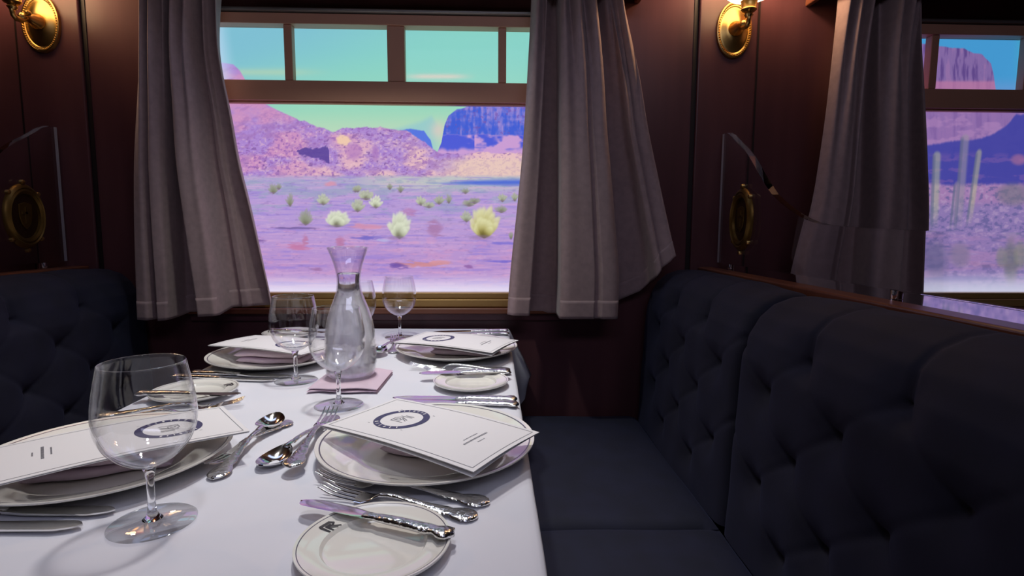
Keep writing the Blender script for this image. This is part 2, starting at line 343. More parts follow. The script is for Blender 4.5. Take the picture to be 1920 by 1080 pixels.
    for (x, y, wd, hg, pale) in ((515, 353, 22, 18, 0), (546, 374, 16, 24, 0), (525, 350, 10, 8, 0), (575, 406, 30, 30, 0), (608, 373, 26, 20, .6), (634, 408, 46, 32, 1.), (672, 353, 16, 12, .3), (688, 365, 34, 16, .5), (706, 378, 26, 22, 1), (672, 384, 26, 24, .5), (668, 355, 14, 8, .2),
                                 (750, 420, 46, 52, 1), (732, 350, 10, 8, 0), (752, 354, 14, 12, 0), (790, 376, 22, 16, .6), (805, 384, 24, 8, .4), (824, 374, 20, 16, .3), (842, 372, 12, 16, .1), (873, 358, 16, 8, 0), (880, 380, 30, 10, .1),
                                 (908, 412, 62, 66, 1.4), (875, 405, 22, 20, .4), (942, 370, 18, 14, .4), (965, 368, 12, 16, .3), (940, 392, 26, 10, 0), (470, 402, 12, 8, 0), (890, 376, 24, 8, 0), (958, 440, 8, 14, 0)):
        nl = max(4, min(11, int(wd*hg/190)+4)); bx_, by_ = x, y+hg*.46
        dark = np.array((118, 116, 92.)); mid = np.array((178, 182, 156.)); tip = np.array((226, 232, 206.))
        if pale > 1.2: dark, mid, tip = np.array((104, 92, 40.)), np.array((176, 166, 96.)), np.array((226, 224, 174.))
        p_ = min(1, pale); mid = mid*(.75+.25*p_); tip = tip*(.70+.30*p_)
        for ring, k0 in ((1., 0), (.62, 1)):
            for q in range(nl-(2 if ring < 1 else 0)):
                m_ = nl-(2 if ring < 1 else 0); a = PI*(.10+.80*(q+.5)/m_)+.15*(r.random()-.5); ln = ring*(.80+.25*r.random())
                ex, ey = bx_-math.cos(a)*wd*.52*ln, by_-math.sin(a)*hg*.92*ln
                cx_, cy_ = (bx_+ex)/2, (by_+ey)/2; L_ = math.hypot(ex-bx_, ey-by_)/2+1; W_ = max(1.7, wd*.115); ca, sa = (ex-bx_)/(2*L_), (ey-by_)/(2*L_)
                du, dv = u-cx_, v-cy_; al = du*ca+dv*sa; ac = -du*sa+dv*ca
                dd = (al/L_)**2+(ac/W_)**2; mk = 1-sst(.55, 1.35, dd); f = sst(-.5, .95, al/L_); amt = .85 if pale > .2 else .6
                colr = dark+(mid-dark)*sst(-1, .1, al/L_)[..., None]; colr = colr+(tip-colr)*(f*(1-.35*sst(-.2, 1., ac/W_)))[..., None]
                I = I*(1-(mk*amt)[..., None])+colr*(mk*amt)[..., None]
        I = blob(I, u, v, x-wd*.1, y+hg*.5, wd*.34, max(1.5, hg*.07), (140, 112, 160), .8, .5)
    I = mixc(I, (238, 232, 250), sst(505, 552, v)*.95)
    I = mixc(I, (205, 225, 250), .7*(1-sst(400, 440, u-(v-60)*.16))*(v < 150))
    return I
def paint_canyon(u, v):
    I = np.zeros(u.shape+(3,)); I[:] = (74, 164, 222); I = mixc(I, (70, 190, 200), sst(1890, 1925, u)*(v < 170)*.6); I = mixc(I, (150, 160, 225), sst(140, 175, v)*.4)
    edge = fbm(u, v*0, 12, 10, 211)*8-4
    mt = np.interp(u, [1600, 1735, 1760, 1778, 1804, 1822, 1836, 1844, 1853, 1858, 1862, 1870, 1900, 2300], [74, 84, 88, 92, 93, 101, 102, 112, 120, 140, 168, 190, 200, 190])+edge*.5
    m = sst(-1, 2, v-mt); col = fbm(u, v, 7, 46, 221); nb = fbm(u, v, 30, 18, 231)
    base = mixc(np.zeros(I.shape)+np.array((140, 112, 172.)), (104, 78, 146), sst(.52, .7, col)); base = mixc(base, (166, 124, 178), sst(.55, .7, 1-col)*.6)
    base = mixc(base, (196, 128, 172), sst(150, 157, v)*(1-sst(176, 210, v))*.8); base = mixc(base, (158, 120, 184), sst(190, 215, v)*.7)
    base = mixc(base, (186, 142, 196), sst(.5, .65, nb)*sst(200, 220, v)*.6)
    I = I*(1-m[..., None])+base*m[..., None]
    bt = np.interp(u, [1600, 1825, 1850, 1885, 1900, 2300], [288, 262, 256, 235, 216, 208])+edge*.7
    I = mixc(I, (70, 72, 170), .92*sst(-3, 3, v-bt)*(1-sst(342, 352, v+edge))); nf = fbm(u, v, 9, 6, 241)
    I = mixc(I, (126, 96, 176), sst(.55, .7, fbm(u, v, 26, 10, 251))*sst(280, 300, v)*.6*(v < 350))
    pm = sst(342, 352, v+edge); pl = mixc(np.zeros(I.shape)+np.array((150, 128, 186.)), (178, 134, 186), (1-sst(372, 392, v))*.8); pl = mixc(pl, (104, 100, 158), sst(.54, .68, nf)*.7)
    pl = mixc(pl, (196, 168, 206), sst(.58, .7, 1-nf)*.5); pl = mixc(pl, (178, 140, 190), sst(.5, .66, fbm(u, v, 50, 7, 261))*sst(430, 450, v)*.7)
    I = I*(1-pm[..., None])+pl*pm[..., None]
    for x, y0, y1, wd, tilt, c1 in ((1753, 284, 440, 17, -.04, (176, 182, 160)), (1806, 252, 440, 18, -.08, (160, 150, 168)), (1832, 280, 432, 13, -.14, (186, 184, 156)), (1790, 340, 440, 12, -.1, (150, 138, 165))):
        xc = x+tilt*(v-y0); d = (u-xc)/(wd/2)
        I = mixc(I, c1, (1-sst(.4, 1.15, abs(d)))*sst(y0-3, y0+5, v-6*d*d)*(1-sst(y1-60, y1, v))*.62)
        I = mixc(I, (98, 106, 140), (1-sst(.2, .5, abs(d+.65)))*sst(y0+2, y0+12, v)*(1-sst(y1-30, y1, v))*.55)
    for x, y, rx, ry, c in ((1756, 485, 24, 30, (116, 112, 158)), (1800, 478, 18, 22, (130, 124, 150)), (1895, 492, 13, 40, (112, 122, 112)), (1878, 482, 10, 18, (132, 138, 128)), (1913, 478, 12, 24, (136, 144, 120)), (1895, 365, 30, 20, (126, 122, 140)), (1800, 522, 60, 5, (110, 104, 170)), (1905, 300, 14, 10, (176, 116, 160))):
        I = blob(I, u, v, x, y, rx, ry, c, .8, .7)
    I = mixc(I, (222, 226, 246), sst(498, 545, v)*.92)
    return I
def display(name, c, paint, mat, nx, nz, label):
    r = thing(name, (c, WY+.036, 0), label=label, cat='screen', group='display screens behind the windows')
    hw, za, zb = .555, .832, 1.617
    b = MB(); b.box((-hw, .0015, za), (hw, .03, zb)); b.build('housing', M['dark'], r)
    X = np.linspace(-hw, hw, nx); Z = np.linspace(za, zb, nz)
    XX, ZZ = np.meshgrid(X, Z, indexing='ij'); co = np.zeros((nx*nz, 3)); co[:, 0] = XX.ravel(); co[:, 2] = ZZ.ravel()
    ii, jj = np.meshgrid(np.arange(nx-1), np.arange(nz-1), indexing='ij'); a = (ii*nz+jj).ravel()
    fa = np.stack([a, a+nz, a+nz+1, a+1], 1)
    me = bpy.data.meshes.new('panel'); me.vertices.add(nx*nz); me.vertices.foreach_set('co', co.ravel())
    me.loops.add(fa.size); me.loops.foreach_set('vertex_index', fa.ravel()); me.polygons.add(len(fa))
    me.polygons.foreach_set('loop_start', np.arange(0, fa.size, 4)); me.update(calc_edges=True)
    xw = XX+c; h = H8; den = h[6]*xw+h[7]*ZZ+1
    I = paint((h[0]*xw+h[1]*ZZ+h[2])/den, (h[3]*xw+h[4]*ZZ+h[5])/den)
    I = np.clip(I, 0, 255)/255.; L = np.where(I <= .04045, I/12.92, ((I+.055)/1.055)**2.4)
    at = me.color_attributes.new('picture', 'FLOAT_COLOR', 'POINT')
    at.data.foreach_set('color', np.concatenate([L, np.ones(L.shape[:2]+(1,))], 2).astype(np.float32).ravel())
    link('panel', me, mat, r)
    return r
display('display_screen', centres[0], paint_desert, M['screen1'], 900, 560, 'glowing screen in the left window with pink desert hills and pale cactus bushes')
display('display_screen', centres[1], paint_canyon, M['screen2'], 800, 480, 'glowing screen in the right window with a flat-topped mesa and tall cacti')

# ------------------------------------------------------------------ pelmets and curtains
for c, lab in ((centres[0], 'dark red wooden pelmet across the top of the left window'), (centres[1], 'dark red wooden pelmet across the top of the right window')):
    b = MB(); b.box((-.68, -.175, 1.662), (.68, -.160, 1.80)); b.box((-.68, -.160, 1.662), (-.665, 0, 1.80)); b.box((.665, -.160, 1.662), (.68, 0, 1.80)); b.box((-.68, -.175, 1.80), (.68, 0, 1.815))
    o = b.build('window_pelmet', M['woodred'], None, bevel=.003, loc=(c, WY, 0)); tag(o, lab, 'pelmet', 'window pelmets')
    b = MB(); b.tube([(-.660, 0, 0), (.660, 0, 0)], .008, 12)
    o = b.build('curtain_rod', M['brassdark'], None, smooth=True, loc=(c, WY-.088, 1.715))
    tag(o, 'thin brass curtain rod inside the pelmet of the %s window' % ('left' if c < 0 else 'right'), 'curtain rod', 'curtain rods')
def curtain(name, label, zt, L, R, hem, folds, Y0=WY-.094, amp=.052, ns=300, nt=110, gather=7, ph=0., flare=None):
    # L, R: (x, z) down the two side edges; folds: (centre, width, depth), depth > 0 recedes to the window, < 0 comes forward
    P = []
    ed = lambda z, E: float(np.mean([np.interp(-(z+q), [-p[1] for p in E], [p[0] for p in E]) for q in (-.05, -.025, 0, .025, .05)]))
    for i in range(ns+1):
        s = i/ns; row = []
        for j in range(nt+1):
            t = j/nt; zb = hem(s); z = zt+(zb-zt)*t
            xl, xr = ed(z, L), ed(z, R); d = 0; wob = .012*math.sin(5*t+ph)*(1-t)
            ush = 0
            for fo in folds:
                sc_, wd, dp = fo[:3]
                if len(fo) > 3: wd = wd*(fo[3]+(1-fo[3])*t)
                q = abs(s-sc_-wob)/wd; f = math.exp(-q**7); d += dp*f*(min(1, .42+.9*t))
                if len(fo) > 4: ush += (s-sc_-wob)*fo[4]*f*(1-abs(q)**7*0)
            g = math.exp(-t*4.5)
            d += .75*g*math.sin(2*PI*gather*s+ph+1.3*math.sin(5*s))
            d += .07*math.sin(2*PI*3.1*s+ph*2+1.5*t)*(.4+.6*t)
            xx = xl+(xr-xl)*(s+ush)
            d = math.tanh((d-.25)*.75)/.75
            yy = min(Y0+amp*d+(flare(s, t) if flare else 0), WY-.024)
            row.append((xx, yy, z))
        P.append(row)
    b = MB(); b.grid(P); o = b.build(name, M['curtain'], None, smooth=True, recalc=False)
    md = o.modifiers.new('thickness', 'SOLIDIFY'); md.thickness = .0022; md.offset = 0
    b = MB(); b.grid([[(q[0], q[1]-.0022, q[2]) for q in P[i][nt-6:]] for i in range(ns+1)])
    h = b.build('hem', M['curtain'], o, smooth=True, recalc=False); md = h.modifiers.new('thickness', 'SOLIDIFY'); md.thickness = .0012; md.offset = 0
    tag(o, label, 'curtain', 'mauve window curtains')
    return o
curtain('curtain', 'mauve curtain at the left side of the left window', 1.70, [(-.892, 1.70), (-.895, 1.619), (-.915, 1.418), (-.934, 1.211), (-.945, .999), (-.952, .795)],
        [(-.702, 1.70), (-.709, 1.622), (-.721, 1.542), (-.720, 1.448), (-.704, 1.352), (-.690, 1.213), (-.662, 1.072), (-.639, .927), (-.620, .81)],
        lambda s: interp(s, [0, .2, .28, .32, .46, .66, .70, 1], [.788, .786, .788, .795, .797, .799, .811, .817]),
        [(.385, .105, 2.4, .4, .5), (.16, .025, .7), (.22, .07, -.5), (.06, .06, -.4), (.55, .12, -.6), (.845, .165, 1.7, .9, .22), (.80, .03, -.5)], ph=.4)
def fl2(s, t): return -.045*sst(.72, 1, s)*t**3
curtain('curtain', 'mauve curtain caught up over the end of the right seat', 1.70, [(.106, 1.70), (.104, 1.636), (.089, 1.361), (.080, 1.220), (.066, 1.076), (.050, .928), (.040, .79)],
        [(.335, 1.70), (.351, 1.617), (.386, 1.483), (.402, 1.404), (.418, 1.307), (.446, 1.193), (.476, 1.058), (.501, .947), (.512, .90)],
        lambda s: interp(s, [0, .22, .24, .655, .675, .745, .80, .845, .905, .97, 1], [.799, .796, .791, .790, .822, .840, .856, .884, .924, .947, .962]),
        [(.215, .072, 2.8, .8, .6), (.09, .07, -.4), (.47, .185, -.75), (.52, .02, .25), (.76, .10, 1.8, .8, .3), (.93, .08, .7), (.88, .03, -.4)], ph=1.7, flare=fl2)
curtain('curtain', 'mauve curtain at the left side of the right window, seen through the clear divider', 1.70, [(.928, 1.70), (.922, 1.619), (.913, 1.491), (.902, 1.328), (.881, 1.111), (.843, .93), (.828, .80)],
        [(1.158, 1.70), (1.161, 1.639), (1.163, 1.535), (1.186, 1.331), (1.218, 1.078), (1.238, .80)],
        lambda s: .803+.006*math.sin(9*s), [(.45, .105, 2.8, .5, .6), (.89, .10, 1.8, .8, .3), (.18, .14, -.6), (.67, .11, -.7), (.27, .02, .5)], ph=2.6)

# ------------------------------------------------------------------ wall sconces
def sconce(label):
    r = thing('wall_sconce', label=label, cat='wall light', group='brass wall sconces')
    b = MB(); b.lathe([(0, .016), (.3, .016), (.52, .013), (.70, .007), (.80, .006), (.84, .008), (.90, .008), (.93, .010), (.985, .009), (1., .004), (1., 0), (0, 0)], 64, sx=.050, sy=.077, axis='y')
    bk = b.build('backplate', M['brass'], r, smooth=40)
    b = MB()
    for k in range(64):
        a = 2*PI*k/64; b.lathe([(0, .0034), (.0014, .0028), (.0021, .0010), (.0021, 0)], 7, (math.cos(a)*.0445, -.0078, math.sin(a)*.0685), axis='y')
    b.build('bead_ring', M['brass'], bk, smooth=True)
    b = MB(); b.lathe([(.020, .014), (.020, .020), (.014, .026), (.012, .040), (.008, .044), (.008, .060), (0, .060)], 28, axis='y')
    b.tube([(0, -.055, -.004), (0, -.070, -.014), (0, -.086, -.016), (0, -.095, -.010), (0, -.097, .0), (0, -.095, .012)], [.007, .007, .0065, .006, .006, .007], 14)
    b.lathe([(0, -.010), (.008, -.006), (.010, 0), (.008, .006), (0, .010)], 18, (0, -.066, -.004), axis='y')
    b.lathe([(0, -.006), (.006, -.004), (.007, 0), (.006, .004), (0, .006)], 14, (.012, -.062, .006), axis='y')
    b.build('arm', M['brass'], r, smooth=50)
    b = MB(); b.lathe([(0, .003), (.008, .003), (.012, .009), (.009, .014), (.017, .018), (.0205, .022), (.019, .026), (.0205, .041), (.0215, .044), (.019, .046), (0, .046)], 32, (0, -.095, 0))
    b.build('cup', M['brass'], r, smooth=40)
    b = MB(); b.lathe([(.015, .047), (.034, .049), (.050, .054), (.062, .064), (.067, .080), (.066, .100), (.060, .125), (.057, .145), (.054, .145), (.057, .125), (.063, .100), (.064, .080), (.059, .067), (.048, .058), (.033, .053), (.013, .050)], 40, (0, -.095, 0))
    b.build('lamp_shade', M['shade'], r, smooth=True)
    return r
s1 = sconce('brass wall sconce with beaded oval plate, between the two windows')
s1.location = (.678, WY-.010, 1.590)
s2 = dup(s1, (-1.215, WY-.010, 1.578), label='brass wall sconce with beaded oval plate, left of the left window')
for p in ((.678, 1.53), (-1.215, 1.53)):
    lamp('sconce_bulb', 'POINT', (p[0], p[1]+.005, 1.80), 5.5, (1, .64, .36), .03)

# ------------------------------------------------------------------ booths: tufted seats, partitions, clear dividers
SEGS = [(1.005, 1.632), (.405, 1.0), (-.20, .40)]
def arc_profile():
    pts = [(.432, .470), (.434, .52), (.438, .60), (.442, .68), (.446, .75), (.450, .81), (.460, .850), (.478, .882), (.503, .904), (.535, .916), (.565, .919), (.588, .915), (.597, .900), (.600, .85)]
    P = np.array(pts); t = np.concatenate([[0], np.cumsum(np.hypot(*np.diff(P, axis=0).T))]); return P, t
PR, PT = arc_profile()
def back_cushion(ya, yb, parent, sgn, name='back_cushion'):
    nu, nv = 150, 130
    rows = [(.845, 0), (.765, 1), (.685, 0), (.605, 1), (.530, 0)]
    sb = {z: float(np.interp(z, PR[:7, 1], PT[:7])) for z, _ in rows}
    btn = []
    for z, o in rows:
        y = ya+.1+(.0 if o else .1)
        y0 = ya+(.2 if o == 0 else .1)
        while y0 < yb-.03: btn.append((y0, sb[z], z)); y0 += .2
    P = []
    for i in range(nv+1):
        s = PT[-1]*i/nv; x = float(np.interp(s, PT, PR[:, 0])); z = float(np.interp(s, PT, PR[:, 1]))
        x2 = float(np.interp(s+.004, PT, PR[:, 0])); z2 = float(np.interp(s+.004, PT, PR[:, 1])); x1 = float(np.interp(s-.004, PT, PR[:, 0])); z1 = float(np.interp(s-.004, PT, PR[:, 1]))
        tx, tz = x2-x1, z2-z1; ln = math.hypot(tx, tz) or 1; nx, nz = -tz/ln, tx/ln   # outward
        row = []
        for j in range(nu+1):
            y = ya+(yb-ya)*j/nu; d = 0
            for (by, bs, bz) in btn:
                r2 = (y-by)**2+(s-bs)**2
                if r2 < .02: d -= .015*math.exp(-r2/(2*.024**2))+.004*math.exp(-r2/(2*.007**2))
                if bz > .84 and s > bs:    # pleat running over the roll
                    f = min(1, max(0, 1-(s-bs)/.19)); d -= .0065*f*math.exp(-((y-by)/.0065)**2)
                if r2 < .03 and bz < .84:   # diagonal pleats to the row above
                    for sg in (-1, 1):
                        ax, ay = sg*.1, .08; L2 = ax*ax+ay*ay; q = ((y-by)*ax+(s-bs)*ay)/L2
                        if 0 < q < 1:
                            dist = abs((y-by)*ay-(s-bs)*ax)/math.sqrt(L2); d -= .0045*math.exp(-(dist/.006)**2)*(1-.6*math.sin(PI*q))
            e = min(y-ya, yb-y); d -= .022*math.exp(-e/.008)
            d += .006*math.sin(PI*(y-ya)/(yb-ya))
            d += .0015*math.sin(31*y+17*s)*math.sin(23*s-9*y)
            row.append((sgn*min(x+nx*d, .601), y, z+nz*d))
        P.append(row)
    for i in (0,): pass
    # close the back
    bx = .60
    P.append([(sgn*bx, ya+(yb-ya)*j/nu, .47) for j in range(nu+1)])
    b = MB(); b.grid(P, close_u=True)
    n = len(P); nn = nu+1
    b.f.append(tuple(i*nn for i in range(n))); b.mi.append(0); b.f.append(tuple(i*nn+nu for i in range(n))[::-1]); b.mi.append(0)
    return b.build(name, M['navy'], parent, smooth=50)
def seat_cushion(ya, yb, parent, sgn):
    P = []; nx, ny = 40, 40; xa, xb = -.02, .432
    for i in range(nx+1):
        row = []
        for j in range(ny+1):
            u = i/nx; v = j/ny; x = xa+(xb-xa)*u; y = ya+(yb-ya)*v
            ex = min(x-xa, xb-x); ey = min(y-ya, yb-y)
            z = .466+.016*(1-math.exp(-ex/.012))*(1-math.exp(-ey/.008))+.008*math.sin(PI*u)*math.sin(PI*v)+.0015*math.sin(19*x+11*y)
            row.append((sgn*x, y, z))
        P.append(row)
    top = MB(); top.grid(P)
    nn = ny+1; edge = [i*nn for i in range(nx+1)]+[nx*nn+j for j in range(1, ny+1)]+[i*nn+ny for i in range(nx-1, -1, -1)]+[j for j in range(ny-1, 0, -1)]
    N = len(top.v)
    for e in edge: q = top.v[e]; top.v.append((q[0], q[1], .36))
    for k in range(len(edge)): k2 = (k+1) % len(edge); top.f.append((edge[k], edge[k2], N+k2, N+k)); top.mi.append(0)
    top.f.append(tuple(range(N, N+len(edge)))); top.mi.append(0)
    return top.build('seat_cushion', M['navy'], parent, smooth=50)
def booth_bench(x, sgn, label):
    r = thing('booth_bench', (x, 0, 0), label=label, cat='seat', group='navy booth seats')
    for ya, yb in SEGS:
        back_cushion(ya, yb, r, sgn); seat_cushion(ya, yb, r, sgn)
    b = MB(); b.box((min(sgn*.02, sgn*.60), -.2, .0), (max(sgn*.02, sgn*.60), 1.632, .358))
    b.build('base', M['wood'], r, bevel=.006)
    b = MB(); b.box((min(sgn*.50, sgn*.598), -.2, .358), (max(sgn*.50, sgn*.598), 1.630, .80)); b.build('back_frame', M['navy'], r)
    b = MB(); b.box((min(sgn*.01, sgn*.44), -.19, .358), (max(sgn*.01, sgn*.44), 1.625, .455)); b.build('seat_frame', M['navy'], r)
    return r
booth_bench(0, 1, 'navy buttoned booth seat right of the dining table')
booth_bench(2*CX, -1, 'navy buttoned booth seat left of the dining table, in deep shade')
def partition(x, sgn, label):
    r = thing('booth_partition', (x, 0, 0), label=label, cat='partition', group='booth partitions')
    q = lambda a, c: (min(sgn*a, sgn*c), max(sgn*a, sgn*c))
    a, c = q(.603, .74); b = MB(); b.box((a, -.2, 0), (c, WY-.011, .902)); b.build('panel', M['wood'], r)
    a, c = q(.603, .648); b = MB(); b.box((a, -.2, .902), (c, WY-.011, .924)); b.build('wooden_cap', M['woodred'], r, bevel=.004)
    a, c = q(.648, .752); b = MB(); b.box((a, -.2, .902), (c, WY-.011, .923)); b.build('polished_rail', M['steel'], r, bevel=.002)
partition(0, 1, 'wooden partition behind the right seat with polished rail on top')
partition(2*CX, -1, 'wooden partition behind the left seat with polished rail on top')
DTOP = [(1.626, 1.304), (1.598, 1.303), (1.575, 1.294), (1.545, 1.276), (1.515, 1.259), (1.484, 1.243), (1.450, 1.221), (1.419, 1.195), (1.390, 1.170), (1.358, 1.144), (1.32, 1.117), (1.278, 1.096), (1.24, 1.080), (1.207, 1.068), (1.175, 1.058), (1.145, 1.051), (1.10, 1.045), (1.023, 1.041), (.833, 1.035), (.05, 1.032)]
def divider(x, sgn, label):
    r = thing('booth_divider', (x, 0, 0), label=label, cat='divider', group='clear booth dividers')
    poly = DTOP+[(.05, .938), (1.626, .938)]
    b = MB(); b.prism(poly, sgn*.657, sgn*.674, lambda y, z, h: (h, y, z))
    nm = len(b.mi); b.mi[nm-1] = 1      # the sawn end next to the wall
    b.build('clear_panel', [M['acrylic'], M['edge']], r)
    for y in (.25, .9, 1.55):
        b = MB(); b.lathe([(0, 0), (.009, 0), (.009, .0145), (0, .0145)], 20, (sgn*.6655, y, .9235)); b.build('standoff', M['steel'], r, smooth=40)
def emblem(x, label, sgn):
    r = thing('oval_emblem', (x, 1.470, 1.060), label=label, cat='emblem', group='brass emblems on the dividers')
    W_, H_ = .064, .082
    b = MB(); b.lathe([(.68, .002), (.70, .008), (.78, .0115), (.84, .009), (.88, .0115), (.95, .0085), (1., .003), (1., 0), (.68, 0), (.68, .002)], 64, sx=W_, sy=H_, axis='x')
    b.build('ring', M['brassdark'], r, smooth=40)
    b = MB(); b.lathe([(0, .0035), (.5, .003), (.69, .002), (.69, 0), (0, 0)], 48, sx=W_, sy=H_, axis='x'); b.build('centre_plate', M['medallion'], r, smooth=40)
    b = MB()     # raised plain crest
    b.prism([(-.020, .030), (0, .036), (.020, .030), (.020, .0), (.014, -.020), (0, -.034), (-.014, -.020), (-.020, 0)], -.0030, -.0065, lambda y, z, h: (h, y, z))
    b.box((-.0085, -.004, -.018), (-.006, .004, .024)); b.box((-.0085, -.014, .004), (-.006, .014, .012)); b.build('crest', M['brassdark'], r, bevel=.001)
    for a in (90, 45, 135, -90, -45, -135):
        ca, sa = math.cos(math.radians(a)), math.sin(math.radians(a))
        k = 1.05 if abs(a) == 90 else 1.0
        b = MB(); b.lathe([(0, .0095), (.005, .008), (.0062, .004), (.0062, 0), (0, 0)], 14, (0, ca*W_*k, sa*H_*k), axis='x'); b.build('stud', M['brass'], r, smooth=40)
    return r
divider(0, 1, 'clear acrylic divider with a swooping top above the right seat')
divider(2*CX, -1, 'clear acrylic divider above the left seat, in shade')
e1 = emblem(.6568, 'oval brass emblem on the right clear divider, seen edge on', 1)
e2 = dup(e1, (2*CX-.6572+.0005, 1.490, 1.060), PI, label='oval brass emblem on the left clear divider, seen almost face on')

# ------------------------------------------------------------------ table and cloth
TX0, TX1, TY0, TY1 = -.594, .047, .24, 1.600
r = thing('dining_table', ((TX0+TX1)/2, (TY0+TY1)/2, 0), label='dining table hidden under the white tablecloth between the booths', cat='table')
hx, hy = (TX1-TX0)/2-.006, (TY1-TY0)/2-.008
b = MB(); b.box((-hx, -hy, .715), (hx, hy, .744)); b.build('tabletop', M['wood'], r, bevel=.004)
for y in (-.42, .42):
    b = MB(); b.lathe([(0, 0), (.17, 0), (.17, .015), (.05, .03), (.035, .08), (.035, .69), (.07, .715), (0, .715)], 32, (0, y, 0)); b.build('pedestal_leg', M['brassdark'], r, smooth=40)
def cloth():
    # concentric sheet: the flat top, a rounded edge, then a hanging skirt with a few folds at the corners
    nxs, nys = 90, 150; P = []
    W_, D_ = TX1-TX0, TY1-TY0
    pts = []
    drop = .23
    per = [(TX0, TY0), (TX1, TY0), (TX1, TY1), (TX0, TY1)]
    b = MB()
    for i in range(nxs+1):
        row = []
        for j in range(nys+1):
            x = TX0+.006+(W_-.012)*i/nxs; y = TY0+.006+(D_-.012)*j/nys
            z = T+.0005*math.sin(9*x+4*y)+.0007*math.sin(14*y-11*x+1)
            for (cy, sl, am, wd) in ((.50, .42, .0026, .018), (.62, -.30, .0014, .018), (.43, .25, .0022, .016), (.40, -.5, .0018, .018), (1.03, .1, .0005, .010)):
                dd = (y-cy-sl*(x+.3)); z += am*math.exp(-(dd/wd)**2)*(1 if x < .02 else 0)*sst(-.35, -.27, x)*(1-sst(-.25, -.02, x))
            z += .0008*math.exp(-((x+.27)/.006)**2)
            e = min(x-TX0, TX1-x, y-TY0, TY1-y)
            row.append((x, y, z-.0012*math.exp(-(e-.006)/.006)))
        P.append(row)
    b.grid(P)
    nn = nys+1
    loop = [i*nn for i in range(nxs+1)]+[nxs*nn+j for j in range(1, nys+1)]+[i*nn+nys for i in range(nxs-1, -1, -1)]+[j for j in range(nys-1, 0, -1)]
    L = [Vector(b.v[k]) for k in loop]
    cen = Vector(((TX0+TX1)/2, (TY0+TY1)/2, 0)); rings = []
    for (dz, out) in ((.002, .004), (.006, .006), (.02, .0065), (.05, .007), (.09, .009), (.14, .011), (.19, .014), (drop, .017)):
        ring = []
        for k, p in enumerate(L):
            nx_ = 1 if p.x > TX1-.0065 else (-1 if p.x < TX0+.0065 else 0); ny_ = 1 if p.y > TY1-.0065 else (-1 if p.y < TY0+.0065 else 0)
            f = dz/drop; arc = k
            cd_ = min(math.hypot(p.x-cx_, p.y-cy_) for cx_, cy_ in per)
            wav = (.008*math.sin(arc*.33)+.005*math.sin(arc*.71+1))*f
            o = out+wav*.6; cor = math.exp(-cd_/.05)*.075*min(1, f*1.7)*(1-.35*max(0, f-.6)/.4)
            x = p.x+nx_*(o+cor*1.0); y = p.y+ny_*(o+cor*1.0)
            if ny_ == 1: y = min(y, p.y+.012+.006)
            ring.append((x, min(y, WY-.032), p.z-dz*(1-.15*math.exp(-cd_/.05)*(f > .8))))
        rings.append(ring)
    N = len(b.v); n = len(loop)
    for rg in rings: b.v += rg
    for k in range(n):
        k2 = (k+1) % n; b.f.append((loop[k], loop[k2], N+k2, N+k)); b.mi.append(0)
        for q in range(len(rings)-1): b.f.append((N+q*n+k, N+q*n+k2, N+(q+1)*n+k2, N+(q+1)*n+k)); b.mi.append(0)
    o = b.build('tablecloth', M['cloth'], None, smooth=True)
    tag(o, 'white tablecloth draped over the dining table', 'tablecloth')
cloth()
TT = T+.0012      # things stand on the cloth

# ------------------------------------------------------------------ china
def plate(name, R, h, label, cat, group, well, monogram=False):
    prof = [(0, .0035), (well*.9, .0035), (well, .0050), (well*1.06, .0085), (R*.86, h*.72), (R*.950, h*.93), (R*.963, h*.952), (R*.985, h*.99), (R*.998, h), (R*1.0, h-.0012), (R*.99, h-.0026), (R*.85, h*.72-.004), (well*1.04, .003), (well*.95, 0), (well*.88, .0), (well*.86, .0015), (0, .0015)]
    mi = [0]*(len(prof)-1); mi[5] = 1
    b = MB(); b.lathe(prof, 96, mi=mi)
    if monogram:   # small monogram on the rim
        def st(pts, wd=.0011):
            for a, c in zip(pts[:-1], pts[1:]):
                a = Vector(a); c = Vector(c); d = (c-a).normalized()*wd; nn = Vector((-d.y, d.x)); a = a-d*.5; c = c+d*.5
                def up_(p): rr = math.hypot(p.x, p.y); return (p.x, p.y, float(np.interp(rr, [q[0] for q in prof[:9]], [q[1] for q in prof[:9]]))+.0005)
                b.add([up_(a-nn), up_(a+nn), up_(c+nn), up_(c-nn)], [(0, 1, 2, 3)], 2)
        ox, oy = 0, R*.78
        K = .0062
        for pts in ([(-1, -1), (-1, 1)], [(-.4, -1), (-.4, .4)], [(-1, 1), (.6, 1), (1, .5), (.5, .1), (-.4, .1)], [(-.4, .5), (.4, .5)], [(.1, .1), (1., -1)], [(-.1, -.2), (.4, -1)]):
            st([(ox+p[0]*K*1.1, oy+p[1]*K) for p in pts])
    o = b.build(name, [M['china'], M['line'], M['black']], None, smooth=30, recalc=False)
    bm = bmesh.new(); bm.from_mesh(o.data); bmesh.ops.recalc_face_normals(bm, faces=bm.faces); bm.to_mesh(o.data); bm.free()
    for p in o.data.polygons:
        if p.material_index == 2 and p.normal.z < 0: p.flip()
    return tag(o, label, cat, group)
g = 'dinner plates with a thin grey band'
p1 = plate('dinner_plate', .137, .021, 'nearest dinner plate on the right side of the table', 'plate', g, .088); p1.location = (-.0830, .7006, TT)
dup(p1, (-.462, .668, TT), label='nearest dinner plate on the left side of the table')
dup(p1, (-.0800, 1.262, TT), label='far dinner plate on the right side, near the window')
dup(p1, (-.458, 1.196, TT), label='far dinner plate on the left side, near the window')
g = 'small bread plates'
q1 = plate('bread_plate', .068, .012, 'small bread plate at the bottom edge, nearest the camera', 'plate', g, .044, True); q1.location = (-.1048, .4783, TT); q1.rotation_euler = (0, 0, math.radians(60))
dup(q1, (-.0388, 1.003, TT), .4, 'small bread plate on the right between the two dinner plates')
